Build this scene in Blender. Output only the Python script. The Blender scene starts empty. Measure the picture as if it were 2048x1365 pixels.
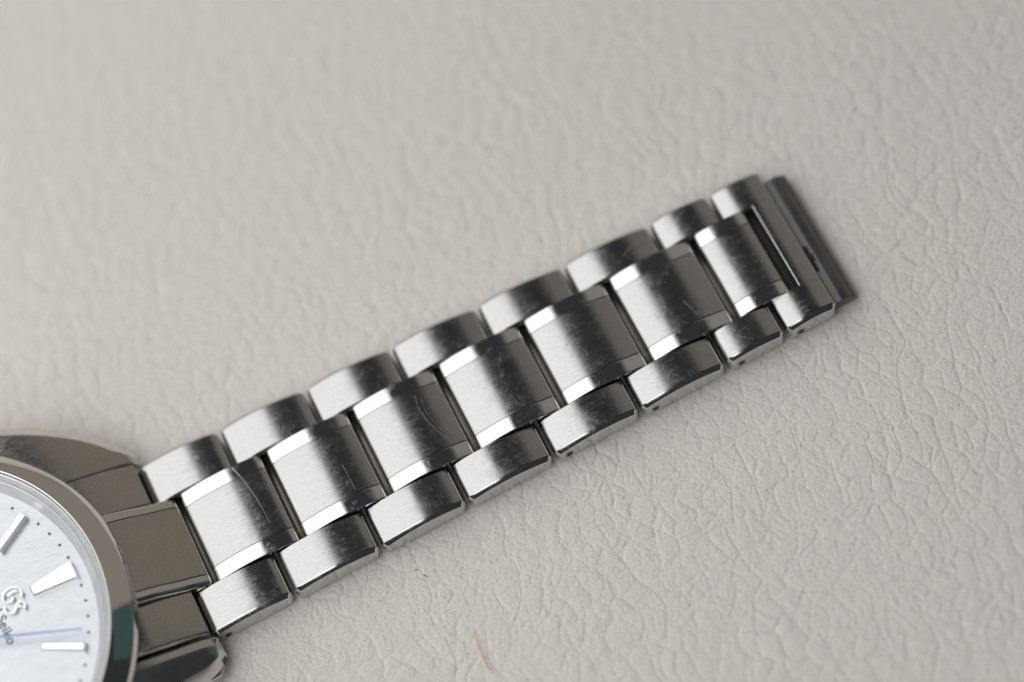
import bpy, math, random
import numpy as np
from mathutils import Vector, Matrix

SC = 0.01                      # one millimetre of the real thing = 0.01 Blender units
scene = bpy.context.scene
col = scene.collection
R = math.radians

# ------------------------------------------------------------------ camera
TILT, ROLL, DIST = R(25), R(20), 300.0
f = Vector((0, math.sin(TILT), -math.cos(TILT)))
u0 = Vector((0, math.cos(TILT), math.sin(TILT)))
X = Vector((1, 0, 0))
rt = X * math.cos(ROLL) - u0 * math.sin(ROLL)
up = u0 * math.cos(ROLL) + X * math.sin(ROLL)
cam = bpy.data.cameras.new('camera')
cam.lens = 100; cam.sensor_width = 36
cam.clip_start = 0.05; cam.clip_end = 100
cam.dof.use_dof = True
cam.dof.focus_distance = 291.3 * SC
cam.dof.aperture_fstop = 0.66   # about f/6.6 for a 100 mm macro at this scale
co = bpy.data.objects.new('camera', cam); col.objects.link(co)
m = Matrix((rt, up, -f)).transposed().to_4x4()
m.translation = -f * DIST * SC
co.matrix_world = m
scene.camera = co

# ------------------------------------------------------------------ world and lamps
w = bpy.data.worlds.new('World'); scene.world = w; w.use_nodes = True
bg = w.node_tree.nodes['Background']
bg.inputs[0].default_value = (0.88, 0.95, 1.04, 1); bg.inputs[1].default_value = 0.042
scene.view_settings.view_transform = 'Standard'
scene.view_settings.look = 'None'
scene.view_settings.exposure = 0.0
scene.view_settings.gamma = 1.0

YAW = 7.3578                    # direction of the bracelet on the table
ax = Vector((math.cos(R(YAW)), math.sin(R(YAW)), 0))
ac = Vector((-ax.y, ax.x, 0))

def area(name, centre, sx, sy, radiance, colour, aim=None, rotz=YAW, spread=None):
    l = bpy.data.lights.new(name, 'AREA'); l.shape = 'RECTANGLE'
    l.size = sx * SC; l.size_y = sy * SC
    l.energy = radiance * math.pi * (sx * SC) * (sy * SC) * 1.0
    l.color = colour
    o = bpy.data.objects.new(name, l); col.objects.link(o)
    o.location = Vector(centre) * SC
    if aim is None:
        o.rotation_euler = (0, 0, R(rotz))
    else:
        o.rotation_euler = (Vector(aim) - Vector(centre)).to_track_quat('-Z', 'Y').to_euler()
    return o

KH = 400
kc = ax * (-22 - 750) + ac * 440
area('window_light', (kc.x, kc.y, KH), 1500, 1800, 1.90, (1.0, 0.995, 0.99))
wc = ax * 430 + ac * 890
area('warm_wall_light', (wc.x, wc.y, 460), 1700, 900, 0.25, (1.0, 0.885, 0.765), aim=(wc.x - ax.x, wc.y - ax.y, 460))

tc = ax * 430 + ac * -55
area('teal_side_light', (tc.x, tc.y, 210), 180, 330, 0.075, (0.25, 0.85, 0.80), aim=(tc.x - ax.x, tc.y - ax.y, 210))  # added unseen panel that puts a teal reflection on the bezel

# ------------------------------------------------------------------ node helpers
def mat(name):
    m_ = bpy.data.materials.new(name); m_.use_nodes = True
    nt = m_.node_tree
    return m_, nt, nt.nodes['Principled BSDF']

class N:
    def __init__(s, nt): s.nt = nt
    def n(s, typ, **kw):
        x = s.nt.nodes.new(typ)
        for k, v in kw.items(): setattr(x, k, v)
        return x
    def l(s, a, b): s.nt.links.new(a, b)
    def math(s, op, a, b=None, c=None, clamp=False):
        x = s.n('ShaderNodeMath', operation=op); x.use_clamp = clamp
        for i, v in enumerate((a, b, c)):
            if v is None: continue
            if isinstance(v, (int, float)): x.inputs[i].default_value = v
            else: s.l(v, x.inputs[i])
        return x.outputs[0]
    def mapping(s, vec, scale=(1, 1, 1), rot=(0, 0, 0), loc=(0, 0, 0)):
        x = s.n('ShaderNodeMapping'); s.l(vec, x.inputs[0])
        x.inputs['Scale'].default_value = scale; x.inputs['Rotation'].default_value = rot
        x.inputs['Location'].default_value = loc
        return x.outputs[0]
    def noise(s, vec, scale, detail=2, rough=0.5, dist=0.0):
        x = s.n('ShaderNodeTexNoise'); s.l(vec, x.inputs['Vector'])
        x.inputs['Scale'].default_value = scale; x.inputs['Detail'].default_value = detail
        x.inputs['Roughness'].default_value = rough; x.inputs['Distortion'].default_value = dist
        return x.outputs[0]
    def maprange(s, v, a, b, c, d):
        x = s.n('ShaderNodeMapRange'); s.l(v, x.inputs[0])
        for i, q in enumerate((a, b, c, d)): x.inputs[1 + i].default_value = q
        return x.outputs[0]
    def mix(s, fac, a, b):
        x = s.n('ShaderNodeMix', data_type='RGBA')
        if isinstance(fac, (int, float)): x.inputs[0].default_value = fac
        else: s.l(fac, x.inputs[0])
        for i, v in ((6, a), (7, b)):
            if isinstance(v, tuple): x.inputs[i].default_value = v
            else: s.l(v, x.inputs[i])
        return x.outputs[2]

# ------------------------------------------------------------------ the watch root (its frame carries all textures)
O = Vector((-37.81, -4.76, 0)) + ac * (-5.33)
watch = bpy.data.objects.new('wrist_watch', None); col.objects.link(watch)
watch.location = (O.x * SC, O.y * SC, -0.04 * SC); watch.rotation_euler = (0, 0, R(YAW))
watch.empty_display_size = 0.1
watch['label'] = 'steel wrist watch with silvery dial and laid out three-row link bracelet on pale leather'
watch['category'] = 'watch'

def watch_coord(h):
    t = h.n('ShaderNodeTexCoord'); t.object = watch
    # millimetres: x along the bracelet, y across it
    return h.mapping(t.outputs['Object'], scale=(100, 100, 100))

def steel(name, base, rough, brushed=0.0, scratch=0.5, segs=(), ring=False, lines='s'):
    m_, nt, p = mat(name); h = N(nt)
    v = watch_coord(h)
    p.inputs['Metallic'].default_value = 1.0
    # scratches: three families of long thin noise filaments, gated by patches
    fam = []
    for i, ang in enumerate((58, 98, 20, 128)):
        warp = h.n('ShaderNodeVectorMath', operation='ADD')
        nz = h.n('ShaderNodeTexNoise'); h.l(h.mapping(v, loc=(7.3 * i, 0, 0)), nz.inputs['Vector']); nz.inputs['Scale'].default_value = 0.22
        sc_ = h.n('ShaderNodeVectorMath', operation='SCALE'); h.l(nz.outputs['Color'], sc_.inputs[0]); sc_.inputs['Scale'].default_value = 3.0
        h.l(v, warp.inputs[0]); h.l(sc_.outputs[0], warp.inputs[1])
        r1 = h.mapping(warp.outputs[0], rot=(0, 0, R(-ang)), loc=(13 * i, 5 * i, 0))
        r2 = h.mapping(r1, scale=(0.28, 5.5, 0.5))
        a = h.noise(r2, 1.0, 2, 0.6)
        ridge = h.math('ABSOLUTE', h.math('SUBTRACT', a, 0.5))
        ln = h.maprange(ridge, 0.0, 0.014, 1.0, 0.0)
        gate = h.maprange(h.noise(h.mapping(v, loc=(31 * i, 11 * i, 0)), 0.55, 2, 0.6), 0.50, 0.72, 0.0, 0.9)
        fam.append(h.math('MULTIPLY', ln, gate))
    scr = h.math('MAXIMUM', h.math('MAXIMUM', fam[0], fam[1]), h.math('MAXIMUM', fam[2], fam[3]))
    # the few long scratches one can point at
    if segs:
        sx = h.n('ShaderNodeSeparateXYZ'); h.l(v, sx.inputs[0])
        for (x0, y0, x1, y1, wd, st) in segs:
            st *= 1.4
            dx, dy = x1 - x0, y1 - y0; L = math.hypot(dx, dy); dx /= L; dy /= L
            px = h.math('SUBTRACT', sx.outputs[0], x0); py = h.math('SUBTRACT', sx.outputs[1], y0)
            al = h.math('ADD', h.math('MULTIPLY', px, dx), h.math('MULTIPLY', py, dy))
            pe = h.math('ABSOLUTE', h.math('SUBTRACT', h.math('MULTIPLY', px, -dy), h.math('MULTIPLY', py, -dx)))
            # |cross| : the perpendicular distance
            i1 = h.math('GREATER_THAN', al, 0.0); i2 = h.math('LESS_THAN', al, L)
            e = h.maprange(pe, wd * 0.4, wd, st, 0.0)
            scr = h.math('MAXIMUM', scr, h.math('MULTIPLY', e, h.math('MULTIPLY', i1, i2)))
    # brushing
    if ring:
        sx2 = h.n('ShaderNodeSeparateXYZ'); h.l(v, sx2.inputs[0])
    bsc = {'s': (0.45, 15, 15), 't': (15, 0.45, 15)}[lines]
    br = h.noise(h.mapping(v, scale=bsc), 1.0, 3, 0.65)
    br2 = h.noise(h.mapping(v, scale=tuple(q * 0.6 for q in bsc), loc=(3, 9, 1)), 1.0, 2, 0.6)
    big = h.noise(v, 0.35, 3, 0.6)
    # roughness
    ro = h.math('ADD', rough, h.math('MULTIPLY', h.math('SUBTRACT', big, 0.5), rough * 0.7))
    ro = h.math('ADD', ro, h.math('MULTIPLY', scr, 0.22 * scratch))
    if brushed: ro = h.math('ADD', ro, h.math('MULTIPLY', h.math('SUBTRACT', br2, 0.5), 0.25 * brushed))
    h.l(h.math('MAXIMUM', ro, 0.02), p.inputs['Roughness'])
    # colour: tiny tone drift of the brushed steel
    k = h.maprange(br, 0.25, 0.75, 1.0 - 0.15 * brushed, 1.0 + 0.08 * brushed)
    cb = h.n('ShaderNodeVectorMath', operation='SCALE'); cb.inputs[0].default_value = base; h.l(k, cb.inputs['Scale'])
    h.l(cb.outputs[0], p.inputs['Base Color'])
    # bump
    hgt = h.math('MULTIPLY', h.math('ADD', br, h.math('MULTIPLY', br2, 0.5)), 0.0012 * brushed)
    hgt = h.math('SUBTRACT', hgt, h.math('MULTIPLY', scr, 0.0018 * scratch))
    wob = h.noise(v, 0.45, 1, 0.5)
    hgt = h.math('ADD', hgt, h.math('MULTIPLY', wob, 0.0022))
    b = h.n('ShaderNodeBump'); b.inputs['Strength'].default_value = 1.0; b.inputs['Distance'].default_value = SC
    h.l(hgt, b.inputs['Height']); h.l(b.outputs[0], p.inputs['Normal'])
    return m_

# long scratches in the watch frame (mm along, mm across from the centre line)
SEG = [(6.0, 5.2, 6.55, 3.2, .05, .9), (6.55, 3.2, 6.9, 1.2, .05, .9), (6.9, 1.2, 7.05, -0.6, .045, .8), (7.05, -0.6, 7.1, -2.2, .04, .6),
       (26.3, 3.2, 26.05, 1.6, .05, .7), (26.05, 1.6, 26.25, 0.0, .05, .8), (26.25, 0.0, 26.75, -1.6, .05, .8), (26.75, -1.6, 27.5, -3.3, .05, .7),
       (26.7, 2.6, 26.6, 0.8, .04, .6), (26.6, 0.8, 26.95, -1.0, .04, .6), (26.95, -1.0, 27.6, -2.9, .04, .6), (27.9, 1.6, 27.95, -0.6, .04, .5), (27.95, -0.6, 28.3, -2.4, .04, .5),
       (16.4, -0.2, 16.5, -3.3, .05, .7), (34.5, -5.6, 34.3, -8.0, .06, .7), (33.9, -5.4, 34.6, -8.3, .05, .7),
       (15.8, -6.2, 16.0, -8.4, .05, .6), (46.0, -6.0, 46.6, -8.4, .06, .6), (55.6, -1.0, 56.2, -3.0, .14, .5),
       (5.1, 8.1, 6.5, 7.7, .10, .6), (52.5, 6.8, 53.6, 7.4, .06, .7)]
M_BR = steel('brushed_steel', (0.43, 0.426, 0.42), 0.17, brushed=1.0, scratch=1.0, segs=SEG)
M_PO = steel('polished_steel', (0.66, 0.655, 0.65), 0.075, brushed=0.0, scratch=1.0, segs=SEG)
M_CB = steel('case_brushed_steel', (0.50, 0.48, 0.435), 0.24, brushed=1.7, scratch=1.0)
M_CP = steel('case_polished_steel', (0.66, 0.645, 0.61), 0.07, brushed=0.0, scratch=0.15)
M_LG = steel('lug_polished_steel', (0.60, 0.59, 0.57), 0.20, brushed=0.0, scratch=0.4)
M_PL = steel('dull_plate_steel', (0.175, 0.172, 0.17), 0.36, brushed=0.8, scratch=0.5, lines='t')

def simple(name, c, rough, metal=0.0, **kw):
    m_, nt, p = mat(name)
    h = N(nt)
    t = h.n('ShaderNodeTexCoord')
    nz = h.noise(t.outputs['Object'], 60.0, 3, 0.6)
    k = h.maprange(nz, 0.3, 0.7, 0.94, 1.04)
    cb = h.n('ShaderNodeVectorMath', operation='SCALE'); cb.inputs[0].default_value = c; h.l(k, cb.inputs['Scale'])
    h.l(cb.outputs[0], p.inputs['Base Color'])
    p.inputs['Roughness'].default_value = rough; p.inputs['Metallic'].default_value = metal
    return m_
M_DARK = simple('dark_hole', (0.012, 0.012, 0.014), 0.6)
M_GAP = simple('hinge_steel', (0.20, 0.185, 0.155), 0.35, 1.0)
M_SHADE = simple('notch_shade', (0.035, 0.035, 0.03), 0.6, 0.3)  # near-black colour standing for the shade deep in the clasp notch
M_MARK = simple('marker_metal', (0.93, 0.93, 0.95), 0.12, 1.0)
M_RING = simple('silvered_flange', (0.93, 0.92, 0.925), 0.30, 0.45)
M_BLUE = simple('blued_steel', (0.17, 0.28, 0.46), 0.3, 0.55)
M_INK = simple('blue_black_ink', (0.13, 0.15, 0.19), 0.5)
M_HAIR = simple('ginger_hair', (0.55, 0.22, 0.09), 0.45)
M_DUST = simple('dark_dust', (0.03, 0.035, 0.03), 0.8)

# dial: silvery with a very fine wavy relief
M_DIAL, nt, p = mat('silver_dial'); h = N(nt); v = watch_coord(h)
p.inputs['Metallic'].default_value = 0.75; p.inputs['Roughness'].default_value = 0.42
a = h.noise(h.mapping(v, scale=(0.6, 2.0, 1)), 0.8, 4, 0.65, 0.6)
h.l(h.mix(h.maprange(a, 0.3, 0.7, 0, 1), (0.66, 0.685, 0.715, 1), (0.73, 0.75, 0.775, 1)), p.inputs['Base Color'])
b = h.n('ShaderNodeBump'); b.inputs['Distance'].default_value = SC; b.inputs['Strength'].default_value = 1
h.l(h.math('MULTIPLY', a, 0.05), b.inputs['Height']); h.l(b.outputs[0], p.inputs['Normal'])

# crystal: a thin anti-reflective pane
M_GLASS = bpy.data.materials.new('sapphire_glass'); M_GLASS.use_nodes = True
nt = M_GLASS.node_tree; nt.nodes.clear(); h = N(nt)
out = h.n('ShaderNodeOutputMaterial'); tr = h.n('ShaderNodeBsdfTransparent'); gl = h.n('ShaderNodeBsdfGlossy')
gl.inputs['Roughness'].default_value = 0.02; tr.inputs[0].default_value = (0.985, 0.995, 1, 1)
fr = h.n('ShaderNodeFresnel'); fr.inputs[0].default_value = 1.35
mx = h.n('ShaderNodeMixShader'); h.l(fr.outputs[0], mx.inputs[0]); h.l(tr.outputs[0], mx.inputs[1]); h.l(gl.outputs[0], mx.inputs[2])
h.l(mx.outputs[0], out.inputs[0])

# ------------------------------------------------------------------ leather
def build_leather():
    rng = np.random.RandomState(7)
    def axis(lo, hi, step, far):
        core = np.arange(lo, hi + 1e-6, step)
        ext = []; d = step; p_ = 0.0
        while p_ < far: d *= 1.12; p_ += d; ext.append(p_)
        ext = np.array(ext)
        return np.concatenate([lo - ext[::-1], core, hi + ext])
    xs = axis(-66, 70, 0.125, 420)
    ys = axis(-56, 18, 0.125, 420); ys = np.concatenate([ys[ys <= 18], np.arange(18.22, 70, 0.22), 70 + np.cumsum(0.22 * 1.13 ** np.arange(1, 46))])
    Xg, Yg = np.meshgrid(xs, ys)
    def vnoise(x, y, s, seed):
        r_ = np.random.RandomState(seed); T = r_.rand(256, 256)
        x = x / s + 1000; y = y / s + 1000
        xi = np.floor(x).astype(int); yi = np.floor(y).astype(int)
        fx = x - xi; fy = y - yi; fx = fx * fx * (3 - 2 * fx); fy = fy * fy * (3 - 2 * fy)
        g = lambda a, b: T[a & 255, b & 255]
        return (g(xi, yi) * (1 - fx) + g(xi + 1, yi) * fx) * (1 - fy) + (g(xi, yi + 1) * (1 - fx) + g(xi + 1, yi + 1) * fx) * fy - 0.5
    def voro(x, y, sx, sy, seed, jit=0.95):
        r_ = np.random.RandomState(seed); JX = r_.rand(256, 256) * jit; JY = r_.rand(256, 256) * jit; V = r_.rand(256, 256)
        x = x / sx + 1000; y = y / sy + 1000
        xi = np.floor(x).astype(int); yi = np.floor(y).astype(int)
        F1 = np.full(x.shape, 9.0); F2 = np.full(x.shape, 9.0); C = np.zeros(x.shape)
        for i in (-1, 0, 1):
            for j in (-1, 0, 1):
                a_, b_ = (xi + i) & 255, (yi + j) & 255
                d = np.hypot(xi + i + JX[a_, b_] - x, yi + j + JY[a_, b_] - y)
                n1 = d < F1
                F2 = np.where(n1, F1, np.minimum(F2, d)); C = np.where(n1, V[a_, b_], C); F1 = np.minimum(F1, d)
        return F1, F2, C
    sub = (Xg > -90) & (Xg < 96) & (Yg > -80) & (Yg < 96)
    x = Xg[sub]; y = Yg[sub]
    wx = x + 1.5 * vnoise(x, y, 6.0, 1) + 0.45 * vnoise(x, y, 1.3, 2) + 0.16 * vnoise(x, y, 0.5, 12)
    wy = y + 1.8 * vnoise(x, y, 7.5, 3) + 0.45 * vnoise(x, y, 1.5, 4) + 0.16 * vnoise(x, y, 0.6, 13)
    ca, sa = math.cos(R(10)), math.sin(R(10))
    gx, gy = wx * ca + wy * sa, -wx * sa + wy * ca
    F1, F2, C1 = voro(gx, gy, 2.2, 3.0, 5); e1 = F2 - F1
    cb, sb = math.cos(R(-35)), math.sin(R(-35))
    G1, G2, C2 = voro(wx * cb + wy * sb + 50, -wx * sb + wy * cb, 1.3, 2.1, 6); e2 = G2 - G1
    H1, H2, C3 = voro(wx + 20, wy, 0.66, 0.8, 8); e3 = H2 - H1
    B1, B2, C4 = voro(gx + 33, gy + 9, 5.2, 9.5, 9); e4 = B2 - B1
    m1 = np.clip(0.75 + 1.1 * vnoise(x, y, 5.0, 21), 0.30, 1.25)
    m2 = np.clip(0.70 + 1.5 * vnoise(x, y, 4.0, 22), 0.20, 1.25)
    m3 = np.clip(0.55 + 2.0 * vnoise(x, y, 2.6, 23), 0.10, 1.3)
    m4 = np.clip(0.50 + 2.0 * vnoise(x, y, 9.0, 24), 0.0, 1.2)
    def folds(deg, sp, seed, amp, w, length):
        """long curved creases running along 'deg': distance in mm to the nearest one and its strength"""
        c_, s_ = math.cos(R(deg)), math.sin(R(deg))
        al = x * c_ + y * s_; pe = -x * s_ + y * c_
        pe = pe + amp * 2 * vnoise(al, pe, length, seed) + amp * 0.8 * vnoise(x, y, length * 0.4, seed + 1) + 0.12 * vnoise(x, y, 0.6, seed + 2)
        k_ = pe / sp + 0.45 * vnoise(al / 2.5, pe, sp * 2.5, seed + 3)
        d_ = np.abs(k_ - np.round(k_)) * sp
        on = np.clip(0.55 + 2.6 * vnoise(al / 2.2, np.round(k_) * 3.1 + 0 * al, 2.2, seed + 4), 0.0, 1.2)
        return d_, on * np.exp(-(d_ / w) ** 1.2)
    dA, cA = folds(84, 2.6, 101, 1.9, 0.085, 5.5)
    dB, cB = folds(14, 2.8, 111, 1.7, 0.080, 5.0)
    dC, cC = folds(-62, 3.1, 121, 2.0, 0.080, 5.5)
    dD, cD = folds(52, 4.2, 131, 2.4, 0.080, 7.0)
    cE = m1 * 1.05 * np.exp(-(e1 * 2.4 / 0.09) ** 1.2)
    cr = np.maximum(np.maximum(cA, cB * 0.8), np.maximum(cC * 0.75, cD * 0.7)); cr = np.maximum(cr, cE)
    z = -0.125 * cr
    dome = lambda d_, q: 1 - np.exp(-d_ / q)
    z += 0.034 * dome(dA, 0.45) + 0.032 * dome(dB, 0.45) + 0.032 * dome(dC, 0.5) + 0.085 * m1 * dome(e1 * 2.4, 0.6)
    near = np.clip(1.15 - e1 * 1.6, 0.15, 1.0)
    z += m2 * (-0.040 * np.exp(-(e2 / 0.065) ** 1.1) + 0.022 * dome(e2, 0.28))
    z += (0.35 + 0.65 * m3) * near * (-0.026 * np.exp(-(e3 / 0.13) ** 1.2) + 0.040 * dome(e3, 0.3))
    z += 0.25 * vnoise(x, y, 26.0, 31) + 0.05 * vnoise(x, y, 3.2, 32) + 0.03 * vnoise(x, y, 0.55, 33) + 0.050 * vnoise(x, y, 0.27, 34)
    Z = np.zeros(Xg.shape); Z[sub] = z * 0.74 - 0.11
    ny, nx = Xg.shape
    co_ = np.empty((ny * nx, 3), np.float32)
    co_[:, 0] = Xg.ravel() * SC; co_[:, 1] = Yg.ravel() * SC; co_[:, 2] = Z.ravel() * SC
    idx = np.arange(ny * nx).reshape(ny, nx)
    q = np.stack([idx[:-1, :-1], idx[:-1, 1:], idx[1:, 1:], idx[1:, :-1]], -1).reshape(-1, 4).astype(np.int32)
    me = bpy.data.meshes.new('leather_surface')
    me.vertices.add(len(co_)); me.vertices.foreach_set('co', co_.ravel())
    me.loops.add(q.size); me.loops.foreach_set('vertex_index', q.ravel())
    me.polygons.add(len(q)); me.polygons.foreach_set('loop_start', np.arange(0, q.size, 4, dtype=np.int32))
    me.update(calc_edges=True)
    me.polygons.foreach_set('use_smooth', np.ones(len(q), bool))
    o = bpy.data.objects.new('leather_surface', me); col.objects.link(o)
    o['kind'] = 'structure'
    o['label'] = 'pale greige grained leather surface under the watch'
    m_, nt_, p_ = mat('greige_leather'); h_ = N(nt_)
    t = h_.n('ShaderNodeTexCoord'); vv = h_.mapping(t.outputs['Object'], scale=(100, 100, 100))
    lo = h_.noise(vv, 0.035, 3, 0.5); md = h_.noise(vv, 0.5, 4, 0.6); pr = h_.noise(vv, 5.0, 3, 0.7)
    c_ = h_.mix(h_.maprange(lo, 0.35, 0.65, 0, 1), (0.80, 0.765, 0.715, 1), (0.815, 0.762, 0.715, 1))
    c_ = h_.mix(h_.maprange(md, 0.3, 0.75, 0.0, 0.35), c_, (0.755, 0.71, 0.668, 1))
    pores = h_.maprange(pr, 0.63, 0.70, 0.0, 0.5)
    c_ = h_.mix(pores, c_, (0.30, 0.27, 0.24, 1))
    h_.l(c_, p_.inputs['Base Color'])
    p_.inputs['Roughness'].default_value = 0.55
    p_.inputs['Specular IOR Level'].default_value = 0.35
    fine = h_.noise(vv, 2.6, 6, 0.75)
    hg = h_.math('ADD', h_.math('MULTIPLY', fine, 0.27), h_.math('MULTIPLY', pores, -0.09))
    b_ = h_.n('ShaderNodeBump'); b_.inputs['Distance'].default_value = SC; b_.inputs['Strength'].default_value = 1
    h_.l(hg, b_.inputs['Height']); h_.l(b_.outputs[0], p_.inputs['Normal'])
    me.materials.append(m_)
build_leather()

# ------------------------------------------------------------------ mesh helpers
def link(name, verts, faces, mats, parent, fm=None, smooth=True, label=None):
    me = bpy.data.meshes.new(name)
    me.from_pydata([(a * SC, b * SC, c * SC) for a, b, c in verts], [], faces)
    for m_ in mats: me.materials.append(m_)
    if fm: me.polygons.foreach_set('material_index', fm)
    if smooth: me.polygons.foreach_set('use_smooth', [True] * len(me.polygons))
    import bmesh
    bm = bmesh.new(); bm.from_mesh(me); bmesh.ops.recalc_face_normals(bm, faces=bm.faces); bm.to_mesh(me); bm.free()
    o = bpy.data.objects.new(name, me); col.objects.link(o)
    if parent is not None: o.parent = parent
    if label: o['label'] = label
    return o

def profile(s0, s1, ztop, zb, rt0, rt1, rb0, rb1, n=26, na=7):
    """closed outline (s, z): curved top between two rounded ends"""
    P = []
    def corner(cx, cz, r0, a0, a1):
        for i in range(na + 1):
            a_ = R(a0 + (a1 - a0) * i / na); P.append((cx + r0 * math.cos(a_), cz + r0 * math.sin(a_)))
    # start at the bottom left, go clockwise seen with s right, z up
    corner(s0 + rb0, zb + rb0, rb0, 270, 180)
    def slope(s): return math.degrees(math.atan((ztop(s + .01) - ztop(s - .01)) / .02))
    sl0, sl1 = slope(s0 + rt0), slope(s1 - rt1)
    a0 = 90 + sl0; a1 = 90 + sl1
    cx = s0 + rt0; cz = ztop(cx - rt0 * math.sin(R(sl0))) - rt0 * math.cos(R(sl0))
    corner(cx, cz, rt0, 180, a0)
    sA = P[-1][0]
    cx1 = s1 - rt1; cz1 = ztop(cx1 - rt1 * math.sin(R(sl1))) - rt1 * math.cos(R(sl1))
    sB = cx1 + rt1 * math.cos(R(a1))
    for i in range(1, n): s = sA + (sB - sA) * i / n; P.append((s, ztop(s)))
    corner(cx1, cz1, rt1, a1, 0)
    corner(s1 - rb1, zb + rb1, rb1, 0, -90)
    return P

def inset(P, d):
    if abs(d) < 1e-9: return list(P)
    n = len(P); out_ = []
    for i in range(n):
        x0, y0 = P[i - 1]; x1, y1 = P[i]; x2, y2 = P[(i + 1) % n]
        def nrm(ax_, ay_, bx_, by_):
            dx, dy = bx_ - ax_, by_ - ay_; L = math.hypot(dx, dy) or 1
            return dy / L, -dx / L      # inside is to the right of a clockwise walk
        n1 = nrm(x0, y0, x1, y1); n2 = nrm(x1, y1, x2, y2)
        bx, by = n1[0] + n2[0], n1[1] + n2[1]; L = math.hypot(bx, by) or 1
        bx /= L; by /= L; c = max(0.5, bx * n1[0] + by * n1[1])
        out_.append((x1 + bx * d / c, y1 + by * d / c))
    return out_

def loft(P, rings, tfun=None, V=None, Fc=None, FM=None):
    """rings: (t, inset, material of the band that follows). tfun(s,t)->t lets the width taper"""
    if V is None: V, Fc, FM = [], [], []
    n = len(P); base = len(V)
    for (t, d, mi) in rings:
        for (s, z) in inset(P, d):
            V.append((s, tfun(s, t) if tfun else t, z))
    for k in range(len(rings) - 1):
        for i in range(n):
            j = (i + 1) % n
            Fc.append((base + k * n + i, base + k * n + j, base + (k + 1) * n + j, base + (k + 1) * n + i)); FM.append(rings[k][2])
    Fc.append(tuple(base + i for i in range(n))); FM.append(rings[0][2])
    e = base + (len(rings) - 1) * n
    Fc.append(tuple(e + i for i in reversed(range(n)))); FM.append(rings[-1][2])
    return V, Fc, FM

def arc_top(s0, s1, apex, sag, skew=0.0):
    mid = (s0 + s1) / 2 + skew; hf = (s1 - s0) / 2
    return lambda s: apex - sag * ((s - mid) / hf) ** 2

HW = lambda s: 10.52 - 1.42 * (s + 3) / 69.0        # half width of the bracelet

def hexhole(s, z, t, sgn, parent, r=0.42):
    """a recessed pin hole in the side face: a dark cup with a thin steel lip"""
    V, Fc = [], []
    n = 16
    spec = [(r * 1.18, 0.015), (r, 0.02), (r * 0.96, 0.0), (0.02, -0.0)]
    for (rr, dt) in spec:
        for i in range(n):
            a_ = 2 * math.pi * i / n
            V.append((s + rr * math.cos(a_) * 1.15, t + sgn * (dt + 0.004), z + rr * math.sin(a_) * 0.9))
    for k in range(len(spec) - 1):
        for i in range(n):
            j = (i + 1) % n; Fc.append((k * n + i, k * n + j, (k + 1) * n + j, (k + 1) * n + i))
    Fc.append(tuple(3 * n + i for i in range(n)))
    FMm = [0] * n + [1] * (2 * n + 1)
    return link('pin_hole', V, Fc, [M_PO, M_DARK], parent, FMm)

rv = random.Random(11)
def outer_link(s0, s1, side, hole=False):
    zt = arc_top(s0, s1, 3.20 + rv.uniform(-.04, .04), 0.72 * ((s1 - s0) / 9.6) ** 1.2 * rv.uniform(.92, 1.12), rv.uniform(-.45, .45))
    P = profile(s0, s1, zt, 0.06, 0.85, 0.90, 0.5, 1.0)
    tin = 5.44; bev = 0.46
    def tf(s, t): # t given as 0 (inner) .. 1000+ (relative to outer edge)
        if t < 500: return side * (tin + t)
        return side * (HW(s) + (t - 1000))
    rings = [(0.06, 0.16, 0), (0.0, 0.10, 0), (0.10, 0.0, 0), (0.16, 0.0, 0), (1.8, 0.0, 0), (1000 - bev - .10, 0, 0), (1000 - bev - 0.03, 0.0, 0), (1000 - bev + .04, 0.03, 1),
             (1000 - .05, bev * 0.82, 1), (1000, bev * 0.90, 1), (1000, bev * 0.90 + .07, 1)]
    V, Fc, FM = loft(P, rings[1:], tf)
    o = link('outer_link', V, Fc, [M_BR, M_PO], watch, FM)
    if hole:
        hexhole(s0 + 1.35, 1.15, side * HW(s0 + 1.3), side, o)
    return o

def centre_link(s0, s1, first=False):
    L = s1 - s0
    zt = arc_top(s0, s1, 3.38 + rv.uniform(-.03, .03), 0.70 * (L / 9.4) ** 1.2 * rv.uniform(.94, 1.1), rv.uniform(-.4, .4))
    P = profile(s0, s1, zt, 0.2, 0.70, 0.75, 0.8, 0.8)
    e = 0.035
    rings = [(-3.72, e, 0), (-3.72 + e, 0, 0), (-3.6, 0, 0), (-1.2, 0, 0), (1.2, 0, 0), (3.6, 0, 0), (3.72 - e, 0, 0), (3.72, e, 0)]
    V, Fc, FM = loft(P, rings)
    o = link('centre_link', V, Fc, [M_BR], watch, FM)
    for sg in (-1, 1):
        rr = [(3.755, e, 0), (3.755 + e, 0, 0), (3.87, 0, 0), (5.22, 0, 0), (5.30, 0, 0), (5.345, 0.03, 0), (5.36, 0.09, 0), (5.36, 0.16, 0)]
        V, Fc, FM = loft(P, rr, lambda s, t, sg=sg: sg * t)
        link('polished_strip', V, Fc, [M_PO], o, FM)
    return o

def barrel(s, half, r, z, name, m_):
    n = 20; V = []
    for t in (-half, half):
        for i in range(n):
            a_ = 2 * math.pi * i / n; V.append((s + r * math.cos(a_), t, z + r * math.sin(a_)))
    Fc = [(i, (i + 1) % n, n + (i + 1) % n, n + i) for i in range(n)] + [tuple(range(n)), tuple(range(n, 2 * n))]
    o = link(name, V, Fc, [m_], watch, smooth=False)
    me = o.data
    me.polygons.foreach_set('use_smooth', [True] * n + [False] * 2)
    return o

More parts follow.
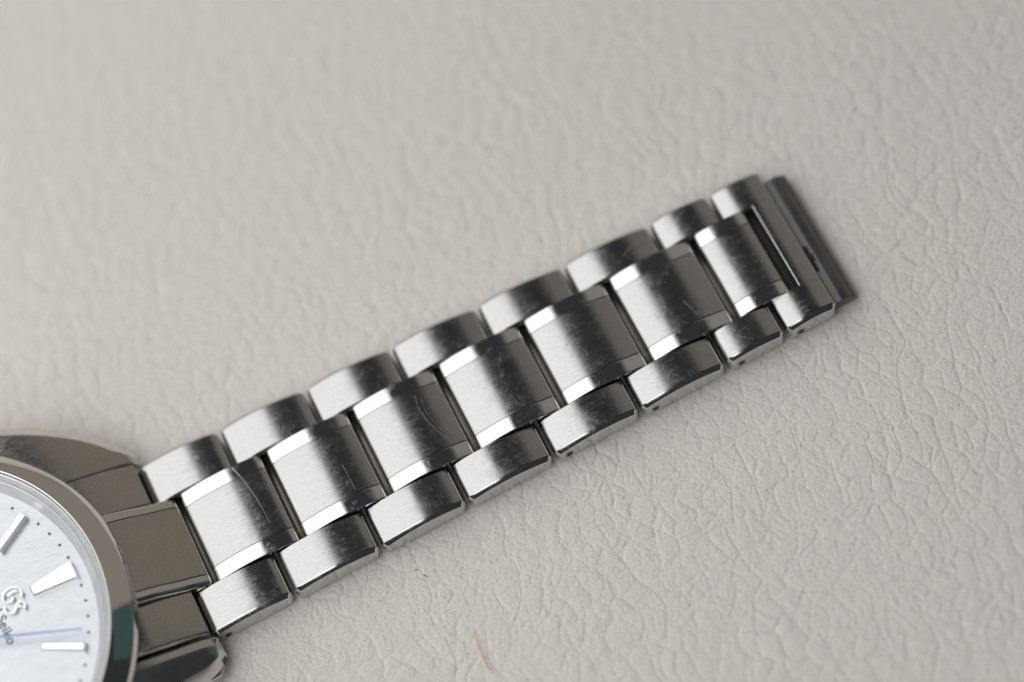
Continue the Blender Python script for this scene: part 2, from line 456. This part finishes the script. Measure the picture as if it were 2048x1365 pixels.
OS = [-3.1, 6.38, 16.36, 26.35, 36.38, 46.45, 56.55, 63.55]
for k in range(7):
    for side in (1, -1):
        outer_link(OS[k], OS[k + 1] - 0.36, side, hole=(side < 0 and k in (0, 4, 5, 6)))
CS = [-0.28 + 10.03 * k for k in range(7)]
for k in range(7):
    e = CS[k] + 9.42 if k < 6 else 65.9
    centre_link(CS[k], e)
    barrel(CS[k] - 0.31, 5.3, 0.5, 1.25, 'hinge_barrel', M_GAP)

# clasp frame: two arms and a cross bar in one piece, top curved along the bracelet
s0, s1 = 63.55, 69.35
zt = arc_top(s0, s1 + 0.3, 3.20, 0.58)
P = profile(s0, s1, zt, 0.15, 0.60, 0.75, 0.7, 0.9)
Pb = profile(66.85, s1, zt, 0.9, 0.14, 0.75, 0.1, 0.5)
V, Fc, FM = [], [], []
for side in (1, -1):
    def tf(s, t, side=side):
        if t < 500: return side * (5.30 + t)
        return side * (HW(s) + (t - 1000))
    bev = 0.5
    loft(P, [(0.0, 0.0, 0), (0.02, 0.0, 0), (0.08, 0.0, 0), (1.8, 0, 0), (1000 - bev - .10, 0, 0), (1000 - bev - 0.03, 0.0, 0), (1000 - bev + .04, 0.03, 1),
             (1000 - .05, bev * 0.82, 1), (1000, bev * 0.90, 1), (1000, bev * 0.90 + .07, 1)], tf, V, Fc, FM)
loft(Pb, [(-5.299, 0, 0), (-5.28, 0, 0), (-5.2, 0, 0), (-2, 0, 0), (2, 0, 0), (5.2, 0, 0), (5.28, 0, 0), (5.299, 0, 0)], None, V, Fc, FM)
cf = link('clasp_frame', V, Fc, [M_BR, M_PO], watch, FM)
hexhole(s0 + 1.35, 1.15, -HW(s0 + 1.3), -1, cf)
# dull folded plate that sticks out beyond the clasp frame
Pp = [(68.9, 0.35), (68.9, 0.95), (69.3, 1.75), (70.2, 1.86), (70.9, 1.84), (71.15, 1.74), (71.35, 1.5), (71.7, 1.36), (71.85, 1.2), (71.95, 0.95), (71.95, 0.35)]
V, Fc, FM = loft(Pp, [(-8.35, 0.1, 0), (-8.3, 0.03, 0), (-8.2, 0, 0), (0, 0, 0), (7.6, 0, 0), (7.7, 0.03, 0), (7.75, 0.1, 0)])
pl = link('clasp_plate', V, Fc, [M_PL], watch, FM, smooth=False)
for (a_, b_, w_) in ((-1.0, -1.9, 0.42), (-2.0, -3.0, 0.55), (-3.1, -4.2, 0.40)):
    V, Fc, FM = loft([(69.3, 1.5), (69.3, 1.90), (69.35 + w_, 1.90), (69.4 + w_, 1.5)], [(b_, 0, 0), (b_ + .15, -0.05, 0), (a_ - .15, -0.05, 0), (a_, 0, 0)])
    link('hinge_notch', V, Fc, [M_DARK], pl, FM, smooth=False)

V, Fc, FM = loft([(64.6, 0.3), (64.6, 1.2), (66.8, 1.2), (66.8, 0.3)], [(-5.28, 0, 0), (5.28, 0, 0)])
link('notch_shade_block', V, Fc, [M_SHADE], cf, FM, smooth=False)  # added block, its dark colour paints the shade on the notch floor

# ------------------------------------------------------------------ end link between the lugs
def ztab(tab):
    def g(s):
        for (a_, za), (b_, zb_) in zip(tab, tab[1:]):
            if s <= b_:
                u_ = (s - a_) / (b_ - a_); u_ = max(0, u_)
                return za + (zb_ - za) * u_
        return tab[-1][1]
    return g
def smoothz(g, w_=0.7): return lambda s: sum(g(s + w_ * k / 4) for k in range(-4, 5)) / 9
zE = smoothz(ztab([(-12, 8.2), (-9, 7.5), (-6, 6.05), (-3.4, 4.25), (-2.2, 3.7), (-0.5, 2.5), (2, 0.6)]))
def strip_block(s0, s1, zfun, zb, rings, name, m_, parent, rt1=0.6):
    P_ = profile(s0, s1, zfun, zb, 0.1, rt1, 0.1, 0.4, n=30)
    V_, F_, FM_ = loft(P_, rings)
    return link(name, V_, F_, [m_], parent, FM_)
e = 0.04
ec = strip_block(-9.6, -0.72, zE, 0.6, [(-4.15, e, 0), (-4.15 + e, 0, 0), (-4.0, 0, 0), (0, 0, 0), (4.0, 0, 0), (4.15 - e, 0, 0), (4.15, e, 0)], 'end_link_centre', M_CB, watch, rt1=0.9)
for sg in (-1, 1):
    P_ = profile(-9.6, -0.72, zE, 0.6, 0.1, 0.9, 0.1, 0.4, n=30)
    V_, F_, FM_ = loft(P_, [(4.19, e, 0), (4.19 + e, 0.0, 0), (4.3, 0.0, 0), (5.0, 0.04, 0), (5.15, 0.10, 0), (5.30, 0.28, 0), (5.36, 0.45, 0)], lambda s, t, sg=sg: sg * t)
    link('polished_strip', V_, F_, [M_CP], ec, FM_)
    zs = lambda s: zE(s) - 0.42 - 0.10 * max(0.0, -3.5 - s)
    V_, F_, FM_ = loft(profile(-11.5, -3.1, zs, 0.6, 0.1, 0.08, 0.1, 0.4, n=30), [(5.42, 0.08, 0), (5.5, 0, 0), (5.6, 0, 0), (10.15, 0, 0), (10.28, 0.03, 0), (10.40, 0.14, 0)], lambda s, t, sg=sg: sg * t)
    link('end_link_shoulder', V_, F_, [M_CB], watch, FM_)

# ------------------------------------------------------------------ watch head
CX = -28.75
def lathe(prof, name, mats, parent, fm=None, n=160, cy=0.03, closed=False, smooth=True):
    V_, F_, FM_ = [], [], []
    for (r_, z_) in prof:
        for i in range(n):
            a_ = 2 * math.pi * i / n; V_.append((CX + r_ * math.cos(a_), cy + r_ * math.sin(a_), z_))
    k_ = len(prof)
    for k in range(k_ if closed else k_ - 1):
        k2 = (k + 1) % k_
        for i in range(n):
            j = (i + 1) % n; F_.append((k * n + i, k * n + j, k2 * n + j, k2 * n + i)); FM_.append(fm[k] if fm else 0)
    return link(name, V_, F_, mats, parent, FM_, smooth)

case = lathe([(0.01, 0.1), (17.2, 0.1), (17.8, 0.5), (18.0, 1.6), (19.6, 2.0), (20.3, 2.9), (20.6, 4.5), (20.6, 7.6), (20.4, 7.75), (17.0, 7.8), (0.01, 7.8)], 'watch_case', [M_CP], watch)
bez = lathe([(18.93, 8.6), (18.96, 9.80), (19.0, 9.94), (19.08, 10.0), (19.16, 10.0), (19.26, 9.95), (19.34, 9.91), (20.95, 8.58), (21.02, 8.51), (21.10, 8.41), (21.40, 7.95), (21.46, 7.83), (21.44, 7.72), (21.3, 7.64), (20.0, 7.6)], 'bezel', [M_CP], watch)
lathe([(17.42, 8.0), (17.50, 8.12), (17.62, 8.25), (18.10, 8.98), (18.22, 9.08), (18.30, 9.10)], 'dial_flange', [M_RING], watch)
lathe([(18.32, 8.8), (18.38, 9.3), (18.55, 9.55), (18.68, 9.68), (18.85, 9.75), (18.92, 9.74), (18.94, 9.6)], 'crystal_seat', [M_RING], watch)
lathe([(0.001, 9.98), (18.5, 9.95), (18.85, 9.91), (18.94, 9.84)], 'crystal', [M_GLASS], watch, smooth=True)
dial = lathe([(0.001, 8.0), (17.45, 8.0), (17.45, 7.85)], 'dial', [M_DIAL], watch, smooth=False)

ROT = R(1.5)
def dpt(r_, a_, off=0.0):
    """dial polar: a_ clockwise degrees from twelve; off across (clockwise positive)"""
    th = -R(a_) + ROT
    return (CX + r_ * math.cos(th) + off * math.sin(th), 0.03 + r_ * math.sin(th) - off * math.cos(th))
def marker(a_, r0, r1, w0, w1, hgt=0.85):
    V_ = []
    for (z_, g) in ((8.0, 0.0), (8.0 + hgt * 0.75, 0.0), (8.0 + hgt, 0.17)):
        for (r_, w_, q) in ((r0 + g, w0, -1), (r1 - g, w1, -1), (r1 - g, w1, 1), (r0 + g, w0, 1)):
            x_, y_ = dpt(r_, a_, q * (w_ / 2 - g)); V_.append((x_, y_, z_))
    F_ = []
    for k in range(2):
        for i in range(4): j = (i + 1) % 4; F_.append((k * 4 + i, k * 4 + j, (k + 1) * 4 + j, (k + 1) * 4 + i))
    F_ += [(0, 1, 2, 3), (8, 9, 10, 11)]
    return link('hour_marker', V_, F_, [M_MARK], dial, smooth=False)
marker(0, 11.55, 16.35, 1.25, 2.15)
for a_ in (-90, -60, -30, 30, 60, 90): marker(a_, 11.75, 16.25, 0.86, 0.95)
dot_me = None
for k in range(-16, 17):
    if k % 5 == 0 and k != 0: continue
    for kk in ((k,) if k else ()):
        x_, y_ = dpt(16.35, kk * 6)
        V_ = [(x_ + 0.165 * math.cos(math.pi * i / 5) , y_ + 0.165 * math.sin(math.pi * i / 5), z_) for z_ in (8.0, 8.03) for i in range(10)]
        F_ = [(i, (i + 1) % 10, 10 + (i + 1) % 10, 10 + i) for i in range(10)] + [tuple(range(10, 20))]
        link('minute_dot', V_, F_, [M_INK], dial, smooth=False)

# applied monogram: blackletter G above S, stroked with a flat-nib pen, standing on the dial
def nib_stroke(pts, wa, z0, z1, V_, F_, ang=35, nw=0.075):
    """sweep a broad nib held at 'ang' along pts (local x right, y up)"""
    nx, ny = math.cos(R(ang)) * wa / 2, math.sin(R(ang)) * wa / 2
    # resample
    Q = []
    for a_, b_ in zip(pts, pts[1:]):
        for i in range(5): u_ = i / 5; Q.append((a_[0] + (b_[0] - a_[0]) * u_, a_[1] + (b_[1] - a_[1]) * u_))
    Q.append(pts[-1])
    S = []
    for i in range(len(Q)):
        w3 = [Q[max(0, i - 2)], Q[max(0, i - 1)], Q[i], Q[min(len(Q) - 1, i + 1)], Q[min(len(Q) - 1, i + 2)]]
        S.append((sum(q[0] for q in w3) / 5, sum(q[1] for q in w3) / 5))
    b0 = len(V_)
    for i, (x_, y_) in enumerate(S):
        t0 = S[max(0, i - 1)]; t1 = S[min(len(S) - 1, i + 1)]
        dx, dy = t1[0] - t0[0], t1[1] - t0[1]; L = math.hypot(dx, dy) or 1
        px, py = -dy / L * nw, dx / L * nw
        sg = 1 if (px * nx + py * ny) >= 0 else -1
        ex, ey = nx * sg + px, ny * sg + py
        for z_ in (z0, z1):
            V_.append(emb(x_ - ex, y_ - ey, z_)); V_.append(emb(x_ + ex, y_ + ey, z_))
    for i in range(len(S) - 1):
        a_ = b0 + 4 * i; c_ = a_ + 4
        F_ += [(a_ + 2, a_ + 3, c_ + 3, c_ + 2), (a_, a_ + 2, c_ + 2, c_), (a_ + 1, c_ + 1, c_ + 3, a_ + 3)]
    F_ += [(b0, b0 + 1, b0 + 3, b0 + 2), (c_, c_ + 2, c_ + 3, c_ + 1)]
def emb(x_, y_, z_):
    # dial local: up = towards twelve, right = clockwise side
    px, py = dpt(EMB_R + y_ * 0.9, 0, x_ * 0.9)
    return (px, py, z_)
EMB_R = 9.3
V_, F_ = [], []
# G : big round bowl to the left of twelve, open at the right, with an inner spur
G = [(-0.1, 1.15), (-0.6, 1.45), (-1.25, 1.35), (-1.75, 0.75), (-1.75, -0.05), (-1.35, -0.70), (-0.7, -0.85), (-0.25, -0.45), (-0.25, 0.15), (-0.75, 0.35)]
nib_stroke(G, 0.18, 8.0, 8.45, V_, F_)
nib_stroke([(-1.15, 1.05), (-1.2, 0.3), (-1.05, -0.3)], 0.26, 8.0, 8.42, V_, F_)
Sx = [(1.35, 0.85), (0.95, 1.25), (0.40, 1.05), (0.30, 0.55), (0.75, 0.15), (1.15, -0.25), (1.05, -0.85), (0.5, -1.15), (-0.1, -0.95)]
nib_stroke(Sx, 0.18, 8.0, 8.46, V_, F_)
nib_stroke([(0.75, 0.85), (0.72, 0.30)], 0.22, 8.0, 8.4, V_, F_)
link('monogram', V_, F_, [M_RING], dial, smooth=False)

# printed name under the monogram
def text_part(body, size, r_, zz, m_):
    cu = bpy.data.curves.new('lettering', 'FONT'); cu.body = body; cu.size = size * SC
    cu.align_x = 'CENTER'; cu.align_y = 'CENTER'; cu.extrude = 0.012 * SC; cu.offset = 0.02 * SC; cu.space_character = 1.05
    tmp = bpy.data.objects.new('lettering', cu); col.objects.link(tmp)
    dg = bpy.context.evaluated_depsgraph_get(); me = bpy.data.meshes.new_from_object(tmp.evaluated_get(dg))
    bpy.data.objects.remove(tmp)
    me.materials.clear(); me.materials.append(m_)
    o = bpy.data.objects.new('lettering', me); col.objects.link(o); o.parent = dial
    x_, y_ = dpt(r_, 0)
    o.location = (x_ * SC, y_ * SC, zz * SC); o.rotation_euler = (0, 0, ROT - math.pi / 2)
    return o
text_part('Grand Seiko', 1.45, 7.55, 8.02, M_INK)

# hands
def hand(name, a_, r0, r1, w0, w1, z_, m_, th=0.12):
    V_ = []
    for (zz, s_) in ((z_ - th, 1.0), (z_, 1.0)):
        for (r_, w_, q) in ((r0, w0, -1), (r1, w1, -1), (r1, w1, 1), (r0, w0, 1)):
            x_, y_ = dpt(r_, a_, q * w_ / 2); V_.append((x_, y_, zz))
    F_ = [(0, 1, 2, 3), (4, 5, 6, 7)] + [(i, (i + 1) % 4, 4 + (i + 1) % 4, 4 + i) for i in range(4)]
    return link(name, V_, F_, [m_], watch, smooth=False)
hand('second_hand', 24.0, -4.5, 16.0, 0.34, 0.14, 9.3, M_BLUE, 0.06)
hand('hour_hand', 200, -1.5, 9.5, 1.3, 0.5, 8.75, M_MARK)
hand('minute_hand', 262, -1.5, 14.5, 1.1, 0.4, 9.0, M_MARK)
lathe([(0.01, 9.45), (0.7, 9.42), (0.85, 9.3), (0.85, 8.1)], 'hand_hub', [M_MARK], watch, n=32)

# lugs
def lug(sg, m_top, m_bev):
    st = [-24, -20, -16.5, -14, -12, -10, -8.3, -7, -6, -5.2, -4.5, -3.9, -3.4, -3.0, -2.75, -2.62]
    zt_ = smoothz(ztab([(-26, 8.0), (-19, 7.7), (-14, 7.1), (-10, 6.1), (-7, 5.0), (-4.5, 4.0), (-2.6, 3.2), (0, 2.2)]), 1.6)
    to_ = smoothz(ztab([(-26, 22.6), (-20, 21.8), (-16, 20.8), (-12, 19.3), (-9, 17.8), (-6.5, 16.2), (-4.8, 14.7), (-3.4, 12.9), (-1, 10.2)]), 0.8)
    if sg < 0: to_ = smoothz(ztab([(-26, 21.2), (-20, 20.4), (-16, 18.6), (-12, 16.7), (-9, 15.5), (-6.5, 14.9), (-4.6, 14.6), (-3.4, 14.1), (-2.8, 13.3), (-2.4, 12.2)]), 0.7)
    V_, F_, FM_ = [], [], []
    for s in st:
        z = zt_(s); ti = 10.74; to = to_(s)
        dip = 0.0
        if s > -3.9: dip = ((s + 3.9) / 1.28) ** 2 * 0.9
        z -= dip
        zb = 1.3 + 0.35 * max(0, (s + 8) / 6)
        b_ = min(1.5, (to - ti) * 0.42)
        sec = [(ti, zb), (ti, z - 0.16), (ti + 0.05, z - 0.05), (ti + 0.16, z), (ti + 0.24, z + 0.0), (to - b_ - 0.1, z + 0.0), (to - b_, z - 0.02), (to - b_ + 0.1, z - 0.09),
               (to - 0.12, z - b_ * 0.75), (to - 0.02, z - b_ * 0.75 - 0.12), (to, z - b_ * 0.75 - 0.26), (to - 0.2, (z + zb) / 2 - 0.5), (to - 0.9, zb + 0.35), (to - 1.2, zb)]
        if sg < 0:
            b2 = b_ * 0.75; tf_ = ti + 0.95
            zo = z - (to - b2 - tf_) * 0.30
            sec = [(ti, zb), (ti, z - 0.16), (ti + 0.05, z - 0.05), (ti + 0.16, z), (tf_ - 0.06, z), (tf_ + 0.06, z - 0.03), (to - b2, zo), (to - b2 + 0.1, zo - 0.10),
                   (to - 0.15, zo - b2 * 1.35), (to - 0.03, zo - b2 * 1.35 - 0.2), (to, zo - b2 * 1.35 - 0.4), (to - 0.2, (z + zb) / 2 - 0.6), (to - 0.9, zb + 0.3), (to - 1.2, zb)]
        for (t, zz) in sec: V_.append((s, sg * t, max(zz, zb)))
    n = 14
    for k in range(len(st) - 1):
        for i in range(n):
            j = (i + 1) % n; F_.append((k * n + i, k * n + j, (k + 1) * n + j, (k + 1) * n + i)); FM_.append(1 if i >= 6 or i < 3 else 0)
    F_ += [tuple(range(n)), tuple((len(st) - 1) * n + i for i in range(n))]; FM_ += [1, 1]
    return link('lug', V_, F_, [m_top, m_bev], case, FM_)
lug(1, M_CB, M_CP); lug(-1, M_LG, M_LG)
for o in col.objects:
    if o.name.startswith('lug') and o.data.materials[0] == M_LG: o['label'] = 'mirror polished lug at the near side of the case'

# ------------------------------------------------------------------ loose things on the leather
def tube(name, pts, rad, m_, n=6):
    V_, F_ = [], []
    for k, p_ in enumerate(pts):
        p_ = Vector(p_)
        d = (Vector(pts[min(k + 1, len(pts) - 1)]) - Vector(pts[max(k - 1, 0)])).normalized()
        s_ = d.cross(Vector((0, 0, 1))).normalized(); t_ = s_.cross(d)
        for i in range(n):
            a_ = 2 * math.pi * i / n; q = p_ + (s_ * math.cos(a_) + t_ * math.sin(a_)) * rad[k]; V_.append(tuple(q))
    for k in range(len(pts) - 1):
        for i in range(n): j = (i + 1) % n; F_.append((k * n + i, k * n + j, (k + 1) * n + j, (k + 1) * n + i))
    return link(name, V_, F_, [m_], None)
def W(s, t, z): q = Vector((-37.81, -4.76, 0)) + ax * s + ac * t; return (q.x, q.y, z)
HP = [(20.93, -26.95), (20.71, -28.03), (20.55, -29.25), (20.48, -30.38), (20.5, -31.4), (20.8, -32.1)]
hp = [W(a_, b_, 0.10 + 0.15 * math.sin(i / 5 * math.pi)) for i, (a_, b_) in enumerate(HP)]; hr = [0.010, 0.024, 0.036, 0.038, 0.032, 0.012]
hair = tube('fallen_hair', hp, hr, M_HAIR)
hair['label'] = 'short curved ginger hair lying on the leather below the bracelet'; hair['category'] = 'hair'
for (s, t, ln, an, lb) in ((18.4, -18.35, 0.20, 20, 'tiny dark speck on the leather nearest the bracelet edge'), (18.95, -19.4, 0.28, 60, 'longer thin dark speck just below the tiny round one')):
    pts = [W(s + math.cos(R(an)) * ln * (u_ - 0.5) * 2, t - math.sin(R(an)) * ln * (u_ - 0.5) * 2, 0.02) for u_ in (0, .33, .66, 1)]
    o = tube('dust_speck', pts, (0.02, 0.055, 0.05, 0.015), M_DUST)
    o['label'] = lb; o['category'] = 'speck'; o['group'] = 'dark specks on the leather'
